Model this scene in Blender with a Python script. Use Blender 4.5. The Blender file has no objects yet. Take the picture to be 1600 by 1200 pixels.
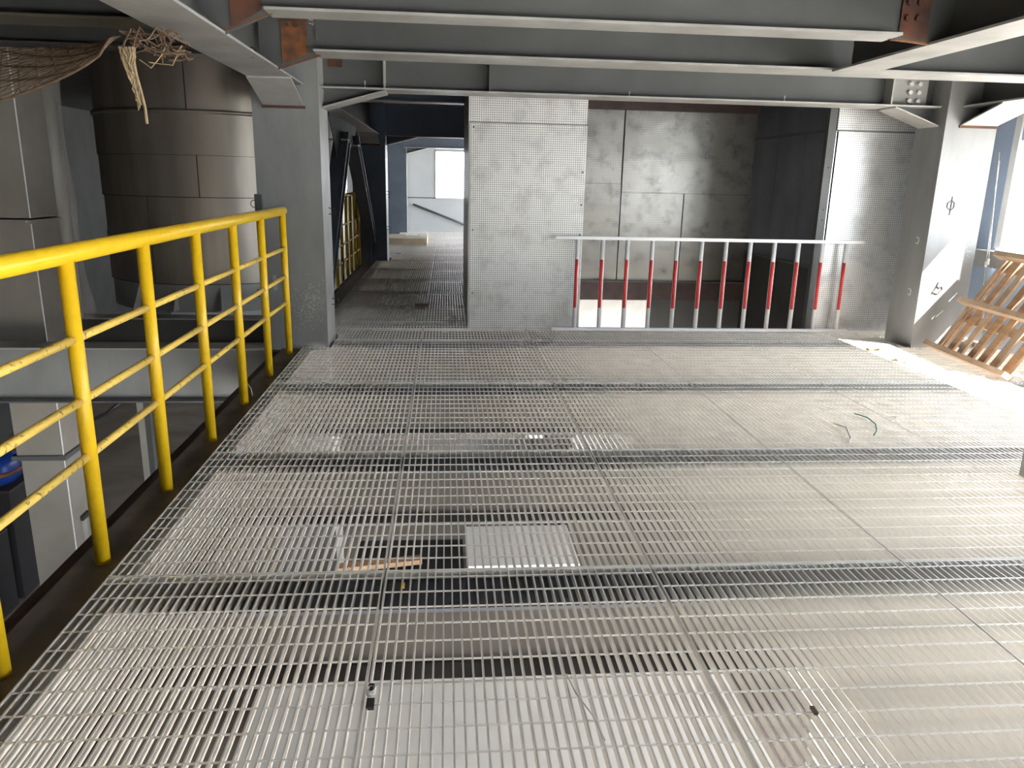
import bpy, math, random
from mathutils import Vector, Matrix
random.seed(7)
C = bpy.context.scene.collection
scene = bpy.context.scene

# ------------------------------------------------------------------ camera
CAM_H = 1.42
yaw, pitch, roll = math.radians(5.051), math.radians(14.89), math.radians(-1.308)
cy, sy = math.cos(yaw), math.sin(yaw)
fwd = Vector((sy * math.cos(pitch), cy * math.cos(pitch), -math.sin(pitch)))
r0 = Vector((cy, -sy, 0)); d0 = fwd.cross(r0)
right = math.cos(roll) * r0 + math.sin(roll) * d0
down = -math.sin(roll) * r0 + math.cos(roll) * d0
cam_data = bpy.data.cameras.new('camera')
cam = bpy.data.objects.new('camera', cam_data); C.objects.link(cam)
m = Matrix((right, -down, -fwd)).transposed().to_4x4(); m.translation = (0, 0, CAM_H)
cam.matrix_world = m
cam_data.sensor_width = 36; cam_data.lens = 1201 / 1600 * 36
cam_data.clip_start = .02; cam_data.clip_end = 300
scene.camera = cam

# ------------------------------------------------------------------ light
world = bpy.data.worlds.new('world'); scene.world = world; world.use_nodes = True
wn = world.node_tree.nodes; wl = world.node_tree.links; wn.clear()
wo = wn.new('ShaderNodeOutputWorld'); bg = wn.new('ShaderNodeBackground')
bg.inputs['Color'].default_value = (.90, .95, 1, 1); bg.inputs['Strength'].default_value = 6.5
wl.new(bg.outputs[0], wo.inputs[0])
sun_data = bpy.data.lights.new('sun', 'SUN'); sun_data.energy = 22; sun_data.angle = .009
sun_data.color = (1, .95, .86)
sun = bpy.data.objects.new('sun', sun_data); C.objects.link(sun)
sun.rotation_euler = Vector((-1, .6, -1.28)).to_track_quat('-Z', 'Y').to_euler()
vs = scene.view_settings
vs.view_transform = 'Standard'; vs.look = 'None'; vs.gamma = 1; vs.exposure = 1.15
vs.use_curve_mapping = False
scene.cycles.max_bounces = 8; scene.cycles.diffuse_bounces = 6
try: scene.cycles.use_denoising = True
except Exception: pass

# ------------------------------------------------------------------ materials
def new_mat(name):
    mt = bpy.data.materials.new(name); mt.use_nodes = True
    return mt, mt.node_tree.nodes, mt.node_tree.links, mt.node_tree.nodes['Principled BSDF']

def mat(name, col, rough=.5, metal=0., var=.15, scale=6., bump=.0, bscale=60., col2=None, lo=.35, hi=.65, stretch=(1, 1, 1), emit=None, spec=.5):
    mt, n, l, p = new_mat(name)
    p.inputs['Roughness'].default_value = rough; p.inputs['Metallic'].default_value = metal
    p.inputs['Specular IOR Level'].default_value = spec
    tc = n.new('ShaderNodeTexCoord'); mp = n.new('ShaderNodeMapping'); mp.inputs['Scale'].default_value = stretch
    l.new(tc.outputs['Object'], mp.inputs['Vector'])
    nz = n.new('ShaderNodeTexNoise'); nz.inputs['Scale'].default_value = scale; nz.inputs['Detail'].default_value = 6
    l.new(mp.outputs[0], nz.inputs['Vector'])
    cr = n.new('ShaderNodeValToRGB'); cr.color_ramp.elements[0].position = lo; cr.color_ramp.elements[1].position = hi
    c2 = col2 if col2 else tuple(c * (1 - var) for c in col)
    cr.color_ramp.elements[0].color = (*c2, 1); cr.color_ramp.elements[1].color = (*col, 1)
    l.new(nz.outputs['Fac'], cr.inputs['Fac']); l.new(cr.outputs['Color'], p.inputs['Base Color'])
    if bump:
        n2 = n.new('ShaderNodeTexNoise'); n2.inputs['Scale'].default_value = bscale; n2.inputs['Detail'].default_value = 4
        l.new(mp.outputs[0], n2.inputs['Vector'])
        b = n.new('ShaderNodeBump'); b.inputs['Strength'].default_value = bump; b.inputs['Distance'].default_value = .01
        l.new(n2.outputs['Fac'], b.inputs['Height']); l.new(b.outputs[0], p.inputs['Normal'])
    return mt

def perforated(name, col, col2, rough, metal, holes=(.25, .25, .25)):
    """sheet metal with a square grid of punched holes, 20 mm pitch"""
    mt, n, l, p = new_mat(name)
    p.inputs['Metallic'].default_value = metal
    tc = n.new('ShaderNodeTexCoord'); sp = n.new('ShaderNodeSeparateXYZ'); l.new(tc.outputs['Object'], sp.inputs[0])
    def M(op, a, b=None):
        q = n.new('ShaderNodeMath'); q.operation = op
        for i, v in enumerate((a, b)):
            if v is None: continue
            if isinstance(v, (int, float)): q.inputs[i].default_value = v
            else: l.new(v, q.inputs[i])
        return q.outputs[0]
    u = M('ADD', sp.outputs['X'], sp.outputs['Y'])
    def cell(v):
        return M('ABSOLUTE', M('SUBTRACT', M('FRACT', M('MULTIPLY', v, 50.)), .5))
    a, b = cell(u), cell(sp.outputs['Z'])
    d = M('SQRT', M('ADD', M('MULTIPLY', a, a), M('MULTIPLY', b, b)))
    hole = M('LESS_THAN', d, .27)
    nz = n.new('ShaderNodeTexNoise'); nz.inputs['Scale'].default_value = 5; nz.inputs['Detail'].default_value = 10
    nz.inputs['Roughness'].default_value = .65; l.new(tc.outputs['Object'], nz.inputs['Vector'])
    cr = n.new('ShaderNodeValToRGB'); cr.color_ramp.elements[0].position = .36; cr.color_ramp.elements[1].position = .52
    cr.color_ramp.elements[0].color = (*col2, 1); cr.color_ramp.elements[1].color = (*col, 1)
    l.new(nz.outputs['Fac'], cr.inputs['Fac'])
    mx = n.new('ShaderNodeMix'); mx.data_type = 'RGBA'
    l.new(hole, mx.inputs['Factor']); l.new(cr.outputs['Color'], mx.inputs['A']); mx.inputs['B'].default_value = (*holes, 1)
    l.new(mx.outputs['Result'], p.inputs['Base Color'])
    rr = n.new('ShaderNodeMapRange'); rr.inputs['To Min'].default_value = rough - .1; rr.inputs['To Max'].default_value = rough + .12
    l.new(nz.outputs['Fac'], rr.inputs['Value']); l.new(rr.outputs[0], p.inputs['Roughness'])
    n2 = n.new('ShaderNodeTexNoise'); n2.inputs['Scale'].default_value = 1.6; n2.inputs['Detail'].default_value = 2
    l.new(tc.outputs['Object'], n2.inputs['Vector'])
    h = M('SUBTRACT', M('MULTIPLY', n2.outputs['Fac'], 1.5), M('MULTIPLY', hole, .12))
    bp = n.new('ShaderNodeBump'); bp.inputs['Strength'].default_value = .3; bp.inputs['Distance'].default_value = .03
    l.new(h, bp.inputs['Height']); l.new(bp.outputs[0], p.inputs['Normal'])
    return mt

M_ = {}
M_['galv'] = mat('galvanised_steel', (.82, .80, .765), .42, .2, .16, 9, .1, 120)
M_['paint'] = mat('grey_steel_paint', (.105, .11, .11), .45, 0, .22, 2.5, .08, 40)  # on roof beam webs the shade is put into this colour
M_['paint_light'] = mat('light_grey_primer', (.42, .415, .395), .5, 0, .25, 3.5, .08, 40)  # on beam undersides and column sides the light is put into this colour
M_['paint_dark'] = mat('dark_grey_primer', (.075, .078, .078), .75, 0, .2, 2.5)
M_['paint_blue'] = mat('blue_grey_paint', (.10, .12, .15), .45, 0, .2, 2.5)
M_['column'] = mat('column_paint', (.27, .275, .275), .42, 0, .2, 4, .15, 25, stretch=(1, 1, .4))
M_['rust'] = mat('rusty_steel', (.13, .05, .028), .8, 0, 0, 9, .3, 60, col2=(.06, .035, .03))
M_['rustdark'] = mat('brown_oxide', (.07, .045, .042), .65, 0, .3, 8)
M_['yellow'] = mat('yellow_paint', (1, .63, .018), .33, 0, 0, 22, .12, 70, col2=(.92, .56, .012), lo=.28, hi=.5)
M_['yellow_worn'] = mat('worn_yellow_paint', (.97, .66, .13), .45, 0, 0, 45, .35, 90, col2=(.34, .23, .08), lo=.32, hi=.40)
M_['tank'] = mat('tank_steel', (.40, .36, .31), .42, .7, 0, 1.6, .4, 4, col2=(.22, .195, .165), stretch=(1.5, 1.5, .2))
M_['tank_base'] = mat('tank_base_paint', (.42, .42, .41), .5, .1, .2, 4)
M_['duct'] = mat('duct_sheet', (.36, .335, .295), .5, .2, .18, 2.2, .05, 8)
M_['concrete'] = mat('brown_concrete', (.30, .25, .205), .8, 0, 0, 1.3, .2, 30, col2=(.19, .158, .13), stretch=(.8, 1.2, 1))
M_['concrete_out'] = mat('pale_yard_concrete', (.55, .53, .5), .9, 0, .15, 2)
M_['white'] = mat('white_board', (.95, .94, .91), .5, 0, .04, 4)
M_['wallback'] = mat('pale_wall_sheet', (.50, .52, .53), .6, 0, .08, 2)
M_['walldark'] = mat('dark_wall_sheet', (.07, .07, .068), .8, 0, .2, 2)
M_['wallblue'] = mat('blue_wall_sheet', (.40, .50, .66), .5, 0, .1, 2)
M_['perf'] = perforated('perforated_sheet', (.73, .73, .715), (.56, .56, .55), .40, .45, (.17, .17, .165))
M_['perf_dull'] = perforated('perforated_sheet_dull', (.36, .35, .325), (.22, .215, .205), .30, .9, (.16, .155, .15))  # casing sides and recess: same sheet, shade put into a darker colour
M_['perf_bright'] = perforated('perforated_sheet_bright', (.80, .80, .79), (.6, .6, .6), .34, .7, (.34, .34, .35))  # beside the right column: same sheet, reflected light put into the colour
M_['alu'] = mat('white_aluminium', (.82, .83, .84), .35, .1, .06, 10)
M_['red'] = mat('red_reflective_band', (.72, .045, .04), .4, 0, .1, 20)
M_['wood'] = mat('pallet_wood', (.52, .31, .165), .75, 0, 0, 5, .4, 60, col2=(.36, .23, .14), stretch=(1, 1, 6), lo=.3)
M_['wood2'] = mat('pallet_wood_pale', (.52, .37, .25), .75, 0, 0, 6, .4, 60, col2=(.36, .26, .18), lo=.3)
M_['woodpale'] = mat('pale_timber', (.60, .50, .36), .8, 0, .2, 6)
M_['net'] = mat('brown_net_twine', (.20, .13, .08), .9, 0, .3, 30)
M_['netpale'] = mat('pale_net_twine', (.50, .38, .23), .9, 0, .3, 30)
M_['blue'] = mat('blue_plastic', (.01, .05, .30), .3, 0, .1, 5)
M_['green'] = mat('green_wire', (.03, .22, .13), .5, 0, .1, 5)
M_['wire'] = mat('dark_wire', (.05, .05, .05), .5, .5, .1, 5)
M_['wirepale'] = mat('pale_wire', (.72, .74, .70), .5, 0, .1, 5)
M_['leaf'] = mat('dry_leaf', (.62, .52, .30), .8, 0, .35, 60)
M_['paper'] = mat('white_scrap', (.85, .85, .82), .7, 0, .1, 30)
M_['black'] = mat('black_paint', (.02, .02, .022), .6, 0, .1, 5)
M_['spatter'] = mat('pale_spatter', (.62, .62, .58), .7, 0, .1, 30)
M_['boxyel'] = mat('yellow_carton', (.75, .52, .12), .6, 0, .1, 8)
mt, n, l, p = new_mat('plastic_film'); M_['film'] = mt
p.inputs['Base Color'].default_value = (.62, .60, .56, 1); p.inputs['Roughness'].default_value = .14
p.inputs['Alpha'].default_value = .25; p.inputs['Metallic'].default_value = 0.
nz = n.new('ShaderNodeTexNoise'); nz.inputs['Scale'].default_value = 7; nz.inputs['Detail'].default_value = 5
tc = n.new('ShaderNodeTexCoord'); mp = n.new('ShaderNodeMapping'); mp.inputs['Scale'].default_value = (2, 2, .5)
l.new(tc.outputs['Object'], mp.inputs[0]); l.new(mp.outputs[0], nz.inputs['Vector'])
bp = n.new('ShaderNodeBump'); bp.inputs['Strength'].default_value = .9; bp.inputs['Distance'].default_value = .04
l.new(nz.outputs['Fac'], bp.inputs['Height']); l.new(bp.outputs[0], p.inputs['Normal'])

M_['rust_orange'] = mat('orange_rust', (.26, .10, .03), .85, 0, 0, 12, .3, 60, col2=(.10, .045, .03))
M_['navy'] = mat('navy_grey_paint', (.14, .19, .28), .35, 0, .25, 2)  # bluer and lighter: corridor haze and sky sheen put into the colour
M_['lining'] = mat('blue_grey_lining', (.20, .22, .27), .35, .5, .3, 2, .2, 6)
M_['galv_bright'] = mat('bright_galvanised_steel', (.93, .92, .90), .4, .1, .06, 9)  # rods and end bands: stronger light from above put into the colour
M_['olive'] = mat('olive_dusty_flange', (.11, .10, .075), .6, 0, .3, 3)
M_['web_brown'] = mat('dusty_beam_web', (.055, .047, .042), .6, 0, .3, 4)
# ------------------------------------------------------------------ helpers
class MB:
    def __init__(s): s.v = []; s.f = []
    def add(s, vs, fs):
        o = len(s.v); s.v += [tuple(a) for a in vs]; s.f += [tuple(i + o for i in f) for f in fs]; return s
    def box(s, x0, x1, y0, y1, z0, z1):
        return s.add([(x, y, z) for x in (x0, x1) for y in (y0, y1) for z in (z0, z1)],
                     [(0, 1, 3, 2), (4, 6, 7, 5), (0, 4, 5, 1), (2, 3, 7, 6), (0, 2, 6, 4), (1, 5, 7, 3)])
    def hexa(s, a, b):      # two quads a (4 pts), b (4 pts)
        return s.add(list(a) + list(b), [(3, 2, 1, 0), (4, 5, 6, 7)] + [(i, (i + 1) % 4, 4 + (i + 1) % 4, 4 + i) for i in range(4)])
    def prism(s, pts, ext):  # polygon pts (3D) extruded by vector
        k = len(pts); e = Vector(ext)
        return s.add([Vector(p) for p in pts] + [Vector(p) + e for p in pts],
                     [tuple(range(k))[::-1], tuple(range(k, 2 * k))] + [(i, (i + 1) % k, k + (i + 1) % k, k + i) for i in range(k)])
    def beam(s, a, b, w, h, up=(0, 0, 1)):   # rectangular bar from a to b
        a, b = Vector(a), Vector(b); d = (b - a).normalized(); u = Vector(up)
        sd = d.cross(u).normalized(); u = sd.cross(d).normalized()
        q = [sd * (w / 2) * i + u * (h / 2) * j for i, j in ((-1, -1), (1, -1), (1, 1), (-1, 1))]
        return s.hexa([a + k for k in q], [b + k for k in q])
    def tube(s, pts, r, n=10, cap=True):
        pts = [Vector(p) for p in pts]; rings = []
        rr = r if isinstance(r, (list, tuple)) else [r] * len(pts)
        prev = None
        for i, p in enumerate(pts):
            d = (pts[min(i + 1, len(pts) - 1)] - pts[max(i - 1, 0)]).normalized()
            ref = prev if prev else (Vector((0, 0, 1)) if abs(d.z) < .9 else Vector((1, 0, 0)))
            u = (ref - d * ref.dot(d)).normalized(); prev = u; v = d.cross(u)
            rings.append([p + (u * math.cos(t) + v * math.sin(t)) * rr[i] for t in [2 * math.pi * k / n for k in range(n)]])
        fs = []
        for i in range(len(pts) - 1):
            for k in range(n):
                fs.append((i * n + k, i * n + (k + 1) % n, (i + 1) * n + (k + 1) % n, (i + 1) * n + k))
        if cap: fs += [tuple(range(n))[::-1], tuple(range((len(pts) - 1) * n, len(pts) * n))]
        return s.add([v for R in rings for v in R], fs)
    def mesh(s, name, m, smooth=False):
        me = bpy.data.meshes.new(name); me.from_pydata(s.v, [], s.f); me.update()
        if m: me.materials.append(M_[m] if isinstance(m, str) else m)
        if smooth:
            for p in me.polygons: p.use_smooth = len(p.vertices) == 4
        return me
    def build(s, name, m, parent=None, smooth=False, loc=None, kind=None, label=None):
        o = bpy.data.objects.new(name, s.mesh(name, m, smooth)); C.objects.link(o)
        if parent: o.parent = parent
        if loc: o.location = loc
        if kind: o['kind'] = kind
        if label: o['label'] = label
        return o

def tag(o, label=None, cat=None, group=None, kind=None):
    if label: o['label'] = label
    if cat: o['category'] = cat
    if group: o['group'] = group
    if kind: o['kind'] = kind
    return o
def empty(name, loc=(0, 0, 0)):
    o = bpy.data.objects.new(name, None); C.objects.link(o); o.location = loc; o.empty_display_size = .1; return o
def box(x0, x1, y0, y1, z0, z1): return MB().box(x0, x1, y0, y1, z0, z1)
def inst(name, mesh, parent, loc=(0, 0, 0)):
    o = bpy.data.objects.new(name, mesh); C.objects.link(o); o.parent = parent; o.location = loc; return o

# ------------------------------------------------------------------ setting
DECK = 2.62
def struct(name, mb, m, label=None):
    o = mb.build(name, m, kind='structure'); return o
struct('ceiling', box(-7.5, 5.83, -4, 21.6, DECK, DECK + .12), 'paint_dark')
struct('floor', box(-7.5, 5.2, -4, 21.6, -3.1, -3.0), 'concrete')
struct('ground', MB().box(5.2, 60, -40, 60, -3.12, -3.02).box(-40, 5.2, -40, -4, -3.12, -3.02), 'concrete_out')
struct('wall_rear', MB().box(-7.5, 5.83, -4.1, -4, -.1, DECK).box(-7.5, -1.0, -4.1, -4, -3, -.1), 'walldark')
struct('wall_left', box(-7.6, -7.5, -4, 21.6, -3, DECK), 'walldark')
wb = empty('wall_back', (0, 21.5, 0)); wb['kind'] = 'structure'
WX0, WX1, WZ0, WZ1 = -.30, 1.35, .88, 2.12
for x0, x1, z0, z1 in ((-7.5, WX0, .905, DECK), (WX1, 5.2, .905, DECK), (WX0, WX1, WZ1, DECK)):
    box(x0, x1, 0, .08, z0, z1).build('wall_sheet', 'wallback', wb)
box(-7.5, 5.2, .01, .08, -3, WZ0).build('wall_sheet', 'wallback', wb)
box(-7.5, WX0, .0, .08, WZ0, .905).build('sheet_joint', 'paint_dark', wb)
wf = empty('window_1', (0, 21.5, 0)); wf['kind'] = 'structure'
for a in ((WX0, WX0 + .02, -.02, .06, WZ0, WZ1), (WX1 - .02, WX1, -.02, .06, WZ0, WZ1), (WX0, WX1, -.02, .06, WZ1 - .02, WZ1), (WX0, WX1, -.02, .06, WZ0, WZ0 + .02)):
    box(*a).build('window_frame', 'wallback', wf)
# right facade: cladding behind the right column, opening in front of it
wr = empty('wall_right', (5.15, 0, 0)); wr['kind'] = 'structure'
for k in range(2):
    y0 = 6.92 + k * 1.8; box(0, .05, y0, min(y0 + 1.79, 21.5), 0, DECK).build('cladding_sheet', 'wallblue', wr)
box(-.02, .06, 6.84, 6.92, .9, DECK).build('opening_jamb', 'alu', wr)
box(0, .05, -4, 6.9, 1.86, DECK).build('cladding_sheet', 'wallblue', wr)
for k in range(6): box(0, .05, -4 + k * 1.82, -4 + k * 1.82 + 1.81, -.05, .74).build('cladding_sheet', 'wallblue', wr)
box(0, .05, 8.0, 21.5, -3, -.05).build('cladding_sheet', 'wallblue', wr)
wcr = empty('wall_corridor_right', (1.80, 9.44, 0)); wcr['kind'] = 'structure'  # hidden wall, added to keep side light off the brace
for k in range(3): box(0, .05, k * 2.1, k * 2.1 + 2.09, -.02, DECK).build('wall_sheet', 'walldark', wcr)
g = tag(empty('girt_rail', (5.05, 0, .80)), 'pale horizontal steel rail on the right facade behind the pallet', 'rail')
box(-.04, .04, -3.9, 7.4, -.07, .07).build('rail_web', 'paint_light', g)
box(-.07, .04, -3.9, 7.4, .07, .08).build('rail_flange', 'paint_light', g)
for i, yy in enumerate((6.06, -.5)):  # out-of-view posts; the first is placed to shade the right column
    pst = tag(empty('facade_post', (5.83, yy, -.04)), ['grey facade post outside the right opening beside the pallet', 'grey facade post outside the right opening behind the camera'][i], 'post')
    box(-.1, .1, 0, .02, 0, 2.62).build('post_flange', 'paint', pst)
    box(-.1, .1, .26, .28, 0, 2.62).build('post_flange', 'paint', pst)
    box(-.008, .008, .02, .26, 0, 2.62).build('post_web', 'paint', pst)

# ------------------------------------------------------------------ grating floor
XJ = [-1.225, -.227, .78, 1.787, 2.797, 3.807, 4.82]
cols = [(XJ[i], XJ[i + 1]) for i in range(6)] + [(4.82, 5.10)]
PT = .005   # bar thickness
BD = .030   # bar depth
COLN = ['against the yellow handrail', 'second from the yellow handrail', 'third from the yellow handrail', 'fourth from the yellow handrail',
        'fifth from the yellow handrail', 'sixth from the yellow handrail', 'narrow one along the right facade']
rows = [(-.2, 1.235, 'row under the photographer'), (1.24, 2.610, 'nearest row in view'), (2.618, 3.918, 'second row from the viewer'),
        (3.926, 5.360, 'third row from the viewer'), (5.368, 6.895, 'fourth row, level with the columns'), (6.903, 7.425, 'row along the foot of the barrier')]
bar_cache = {}
def bar_mesh(L):
    k = round(L, 4)
    if k not in bar_cache: bar_cache[k] = box(-PT / 2, PT / 2, 0, L, -BD, 0).mesh('bearing_bar', 'galv')
    return bar_cache[k]
def rod(mb, x0, x1, y, z=-.003):
    # twisted cross rod, hexagonal
    r = .0032; k = 6
    a = [(x0, y + r * math.cos(t), z + r * math.sin(t)) for t in [2 * math.pi * i / k for i in range(k)]]
    b = [(x1, q[1], q[2]) for q in a]
    mb.add(a + b, [(i, (i + 1) % k, k + (i + 1) % k, k + i) for i in range(k)])
rod_cache = {}
def rod_mesh(w):
    k = round(w, 4)
    if k not in rod_cache:
        mb = MB(); rod(mb, 0, w, 0); rod_cache[k] = mb.mesh('cross_rod', 'galv_bright')
    return rod_cache[k]
def panel(x0, x1, y0, y1, label, fine=False, cut=None, phase=.115):
    t = tag(empty('grating_panel', (x0, y0, 0)), label, 'grating')
    g_ = .0045; x0 += g_; x1 -= g_; W = x1 - x0; L = y1 - y0
    n_ = max(2, round(W / .0303)); xs = [PT / 2 + (W - PT) * i / n_ for i in range(n_ + 1)]
    # end bands: flat bars closing the panel
    if not cut:
        for yy in (0, L - PT): box(g_, g_ + W, yy, yy + PT, -BD, .001).build('end_band', 'galv_bright', t)
    ys = []; y = phase
    while y < L - .02: ys.append(y); y += .1005
    if fine:
        me = bar_mesh(L - 2 * PT)
        for x in xs: inst('bearing_bar', me, t, (g_ + x, PT, -.0005))
        mr = rod_mesh(W)
        for y in ys: inst('cross_rod', mr, t, (g_, y, 0))
    else:
        mb = MB(); mr = MB()
        for x in xs:
            ya, yb = PT, L - PT
            if cut:
                ya, yb = cut(x0 + x, y0, y1)
                ya -= y0; yb -= y0
                if yb - ya < .02: continue
            mb.box(g_ + x - PT / 2, g_ + x + PT / 2, ya, yb, -BD, 0)
        for y in ys:
            segs = [x for x in xs if (not cut or (cut(x0 + x, y0, y1)[0] <= y0 + y <= cut(x0 + x, y0, y1)[1]))]
            if len(segs) > 1: rod(mr, g_ + segs[0], g_ + segs[-1], y)
        mb.build('bearing_bars', 'galv', t, kind='stuff')
        if mr.v: mr.build('cross_rods', 'galv_bright', t, kind='stuff')
        if cut:
            for yy, sel in ((y0, 0), (y1, 1)):
                ss = [x for x in xs if (cut(x0 + x, y0, y1)[sel] - yy) * (1 if sel else -1) > -.03]
                if len(ss) > 1:
                    q = 0 if sel == 0 else L - PT
                    box(g_ + ss[0], g_ + ss[-1], q, q + PT, -BD, .001).build('end_band', 'galv_bright', t)
    return t
for ri, (y0, y1, rn) in enumerate(rows):
    for ci, (x0, x1) in enumerate(cols):
        cut = None
        if ci == 0 and ri == 4: cut = lambda x, a, b: (a + PT, b - PT) if x > -.985 else (a + PT, 6.56)
        if ci == 0 and ri == 5: cut = lambda x, a, b: (a + PT, b - PT) if x > -.985 else (7.14, b - PT)
        if ci in (5, 6) and ri == 4: cut = lambda x, a, b: (a + PT, b - PT) if (x < 4.26 or x > 4.82) else (a + PT, 6.66)
        if ci in (5, 6) and ri == 5: cut = lambda x, a, b: (a + PT, b - PT) if (x < 4.26 or x > 4.82) else (7.2, b - PT)
        panel(x0, x1, y0, y1, 'galvanised grating panel %s, %s' % (COLN[ci], rn), fine=(ri in (1, 2) and ci < 6), cut=cut,
              phase=.022 if ri == 1 else (.05 if ri == 4 else .10))
# corridor
yj = [7.817, 8.845, 9.972, 11.211, 12.512, 13.837, 15.252, 16.7, 18.2, 19.8, 21.45]
orden = ['first', 'second', 'third', 'fourth', 'fifth', 'sixth', 'seventh', 'eighth', 'ninth', 'tenth', 'eleventh']
panel(-1.225, -.227, 7.433, 7.813, 'short galvanised grating panel on the left at the mouth of the corridor')
panel(-.227, .198, 7.433, 7.813, 'short galvanised grating panel at the front corner of the perforated casing')
for i in range(len(yj) - 1):
    a, b = yj[i] + .004, yj[i + 1] - .004
    cut = None
    if a < 13.5 < b or a < 14.25 < b:
        cut = lambda x, a_, b_: (a_ + PT, b_ - PT) if x > -1.0 else ((a_ + PT, 13.70) if a_ < 13.7 and b_ < 14.3 else (14.35, b_ - PT))
    panel(-1.225, -.227, a, b, 'galvanised grating panel on the left of the corridor, %s beyond its mouth' % orden[i], cut=cut)
    if b < 10: xs_ = [(-.227, .198)]
    else: xs_ = [(-.227, .78), (.78, 1.787)]
    for j, (x0, x1) in enumerate(xs_):
        panel(x0, x1, a, b, 'galvanised grating panel %s of the corridor, %s beyond its mouth' % (['on the right', 'at the far right'][j], orden[i]))

# ------------------------------------------------------------------ floor beams below the grating
def hbeam_x(name, x0, x1, yc, w, ztop, h, mats, label, tf=.014):
    t = tag(empty(name, (0, yc, ztop)), label, 'beam')
    box(x0, x1, -w / 2, w / 2, -tf, 0).build('top_flange', mats[0], t)
    box(x0, x1, -w / 2, w / 2, -h, -h + tf).build('bottom_flange', mats[1], t)
    box(x0, x1, -.006, .006, -h + tf, -tf).build('web', mats[2], t)
    return t
names = ['under the nearest visible panel joint', 'under the second panel joint', 'under the third panel joint', 'along the line of the columns']
for (yy, nm) in zip((2.51, 3.82, 5.26), names):
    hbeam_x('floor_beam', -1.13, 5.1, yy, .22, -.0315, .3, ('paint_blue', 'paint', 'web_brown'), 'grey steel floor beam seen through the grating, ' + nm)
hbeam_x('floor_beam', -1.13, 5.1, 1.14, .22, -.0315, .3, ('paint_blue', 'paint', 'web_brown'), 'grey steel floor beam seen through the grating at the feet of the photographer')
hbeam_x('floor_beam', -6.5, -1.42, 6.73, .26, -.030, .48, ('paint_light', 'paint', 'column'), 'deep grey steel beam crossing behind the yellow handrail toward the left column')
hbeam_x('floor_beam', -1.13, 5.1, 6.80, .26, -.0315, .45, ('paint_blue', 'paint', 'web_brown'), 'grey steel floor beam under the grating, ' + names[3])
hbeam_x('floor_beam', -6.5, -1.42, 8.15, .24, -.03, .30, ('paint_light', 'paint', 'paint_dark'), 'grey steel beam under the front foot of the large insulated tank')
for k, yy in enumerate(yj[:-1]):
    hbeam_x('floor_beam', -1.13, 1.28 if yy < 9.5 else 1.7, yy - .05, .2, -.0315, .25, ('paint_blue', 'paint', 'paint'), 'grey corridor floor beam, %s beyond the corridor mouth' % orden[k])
# edge beam below the handrail
t = tag(empty('edge_beam', (-1.275, 0, -.0315)), 'grey brown steel edge beam carrying the yellow handrail posts', 'beam')
box(-.135, .145, -1, 13.6, -.012, 0).build('top_flange', 'paint_brown' if 'paint_brown' in M_ else 'rustdark', t)
M_['edge'] = mat('dusty_brown_steel', (.175, .15, .125), .6, 0, .35, 5, .1, 30)
t.children[0].data.materials[0] = M_['edge']
box(-.006, .006, -1, 13.6, -.40, -.012).build('web', 'paint_dark', t)
box(-.135, .135, -1, 13.6, -.41, -.40).build('bottom_flange', 'paint_dark', t)
box(-.215, -.137, -1, 13.6, -.045, -.033).build('edge_angle', 'rustdark', t, label='dark brown primed angle along the outer edge')
box(-.215, -.209, -1, 13.6, -.11, -.045).build('edge_angle', 'rustdark', t)

# ------------------------------------------------------------------ steel columns
def column(x0, x1, y0, y1, label, m='column', z0=-3.0, z1=DECK, side='column'):  # a lighter side material paints in the light on the side plates
    t = tag(empty('steel_column', ((x0 + x1) / 2, (y0 + y1) / 2, 0)), label, 'column')
    w, d = (x1 - x0) / 2, (y1 - y0) / 2
    box(-w, w, -d, -d + .02, z0, z1).build('front_plate', m, t)
    box(-w, w, d - .02, d, z0, z1).build('back_plate', m, t)
    box(-w, -w + .02, -d + .02, d - .02, z0, z1).build('side_plate', side, t)
    box(w - .02, w, -d + .02, d - .02, z0, z1).build('side_plate', side, t)
    return t, w, d
def loop(t, x, y, z, s, axis='x', m='wire', pts=None):
    """bent wire hook welded on a column"""
    if pts is None: pts = [(0, .03), (.02, .022), (.045, .03), (.062, .012), (.062, -.012), (.045, -.03), (.02, -.026), (-.005, -.024)]
    P = []
    for a, b in pts: P.append((x + a * s, y, z + b) if axis == 'x' else (x, y + a * s, z + b))
    MB().tube(P, .0035, 6).build('wire_hook', m, t, smooth=True)
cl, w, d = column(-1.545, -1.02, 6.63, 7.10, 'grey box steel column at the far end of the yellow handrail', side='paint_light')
for z in (.33, 1.12): loop(cl, w, .08, z, 1, 'x', 'wire')
for z in (.44, 1.18): loop(cl, -w, -.2, z, -1, 'x', 'wire')
box(-w - .012, -w + .045, -d - .05, -d, 1.12, 1.26).build('angle_clip', 'paint', cl)
box(-w + .09, -w + .12, -d - .008, -d, .47, .60).build('weld_tab', 'paint_light', cl)
box(-w + .13, -w + .15, -d - .008, -d, .33, .37).build('weld_tab', 'paint_light', cl)
mb = MB()
for k in range(420):
    a = random.gauss(0, .09); b = random.gauss(0, .10); r = random.uniform(.0015, .0045)
    x, z = .13 + a, .36 + b + a * .3
    if x > w - .01: continue
    mb.add([(x + r * math.cos(q), -d - .0012, z + r * math.sin(q)) for q in (0, 1.26, 2.5, 3.8, 5.0)], [(0, 1, 2, 3, 4)])
mb.build('paint_spatter', 'spatter', cl, kind='stuff')
cr_, w, d = column(4.315, 4.79, 6.69, 7.13, 'grey box steel column on the right with sunlit patch and drawn letters', side='column')
for z in (.66, .96 + .34): loop(cr_, -w - .0, -.05, z * .74, -.7, 'y', 'paper')
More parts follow.
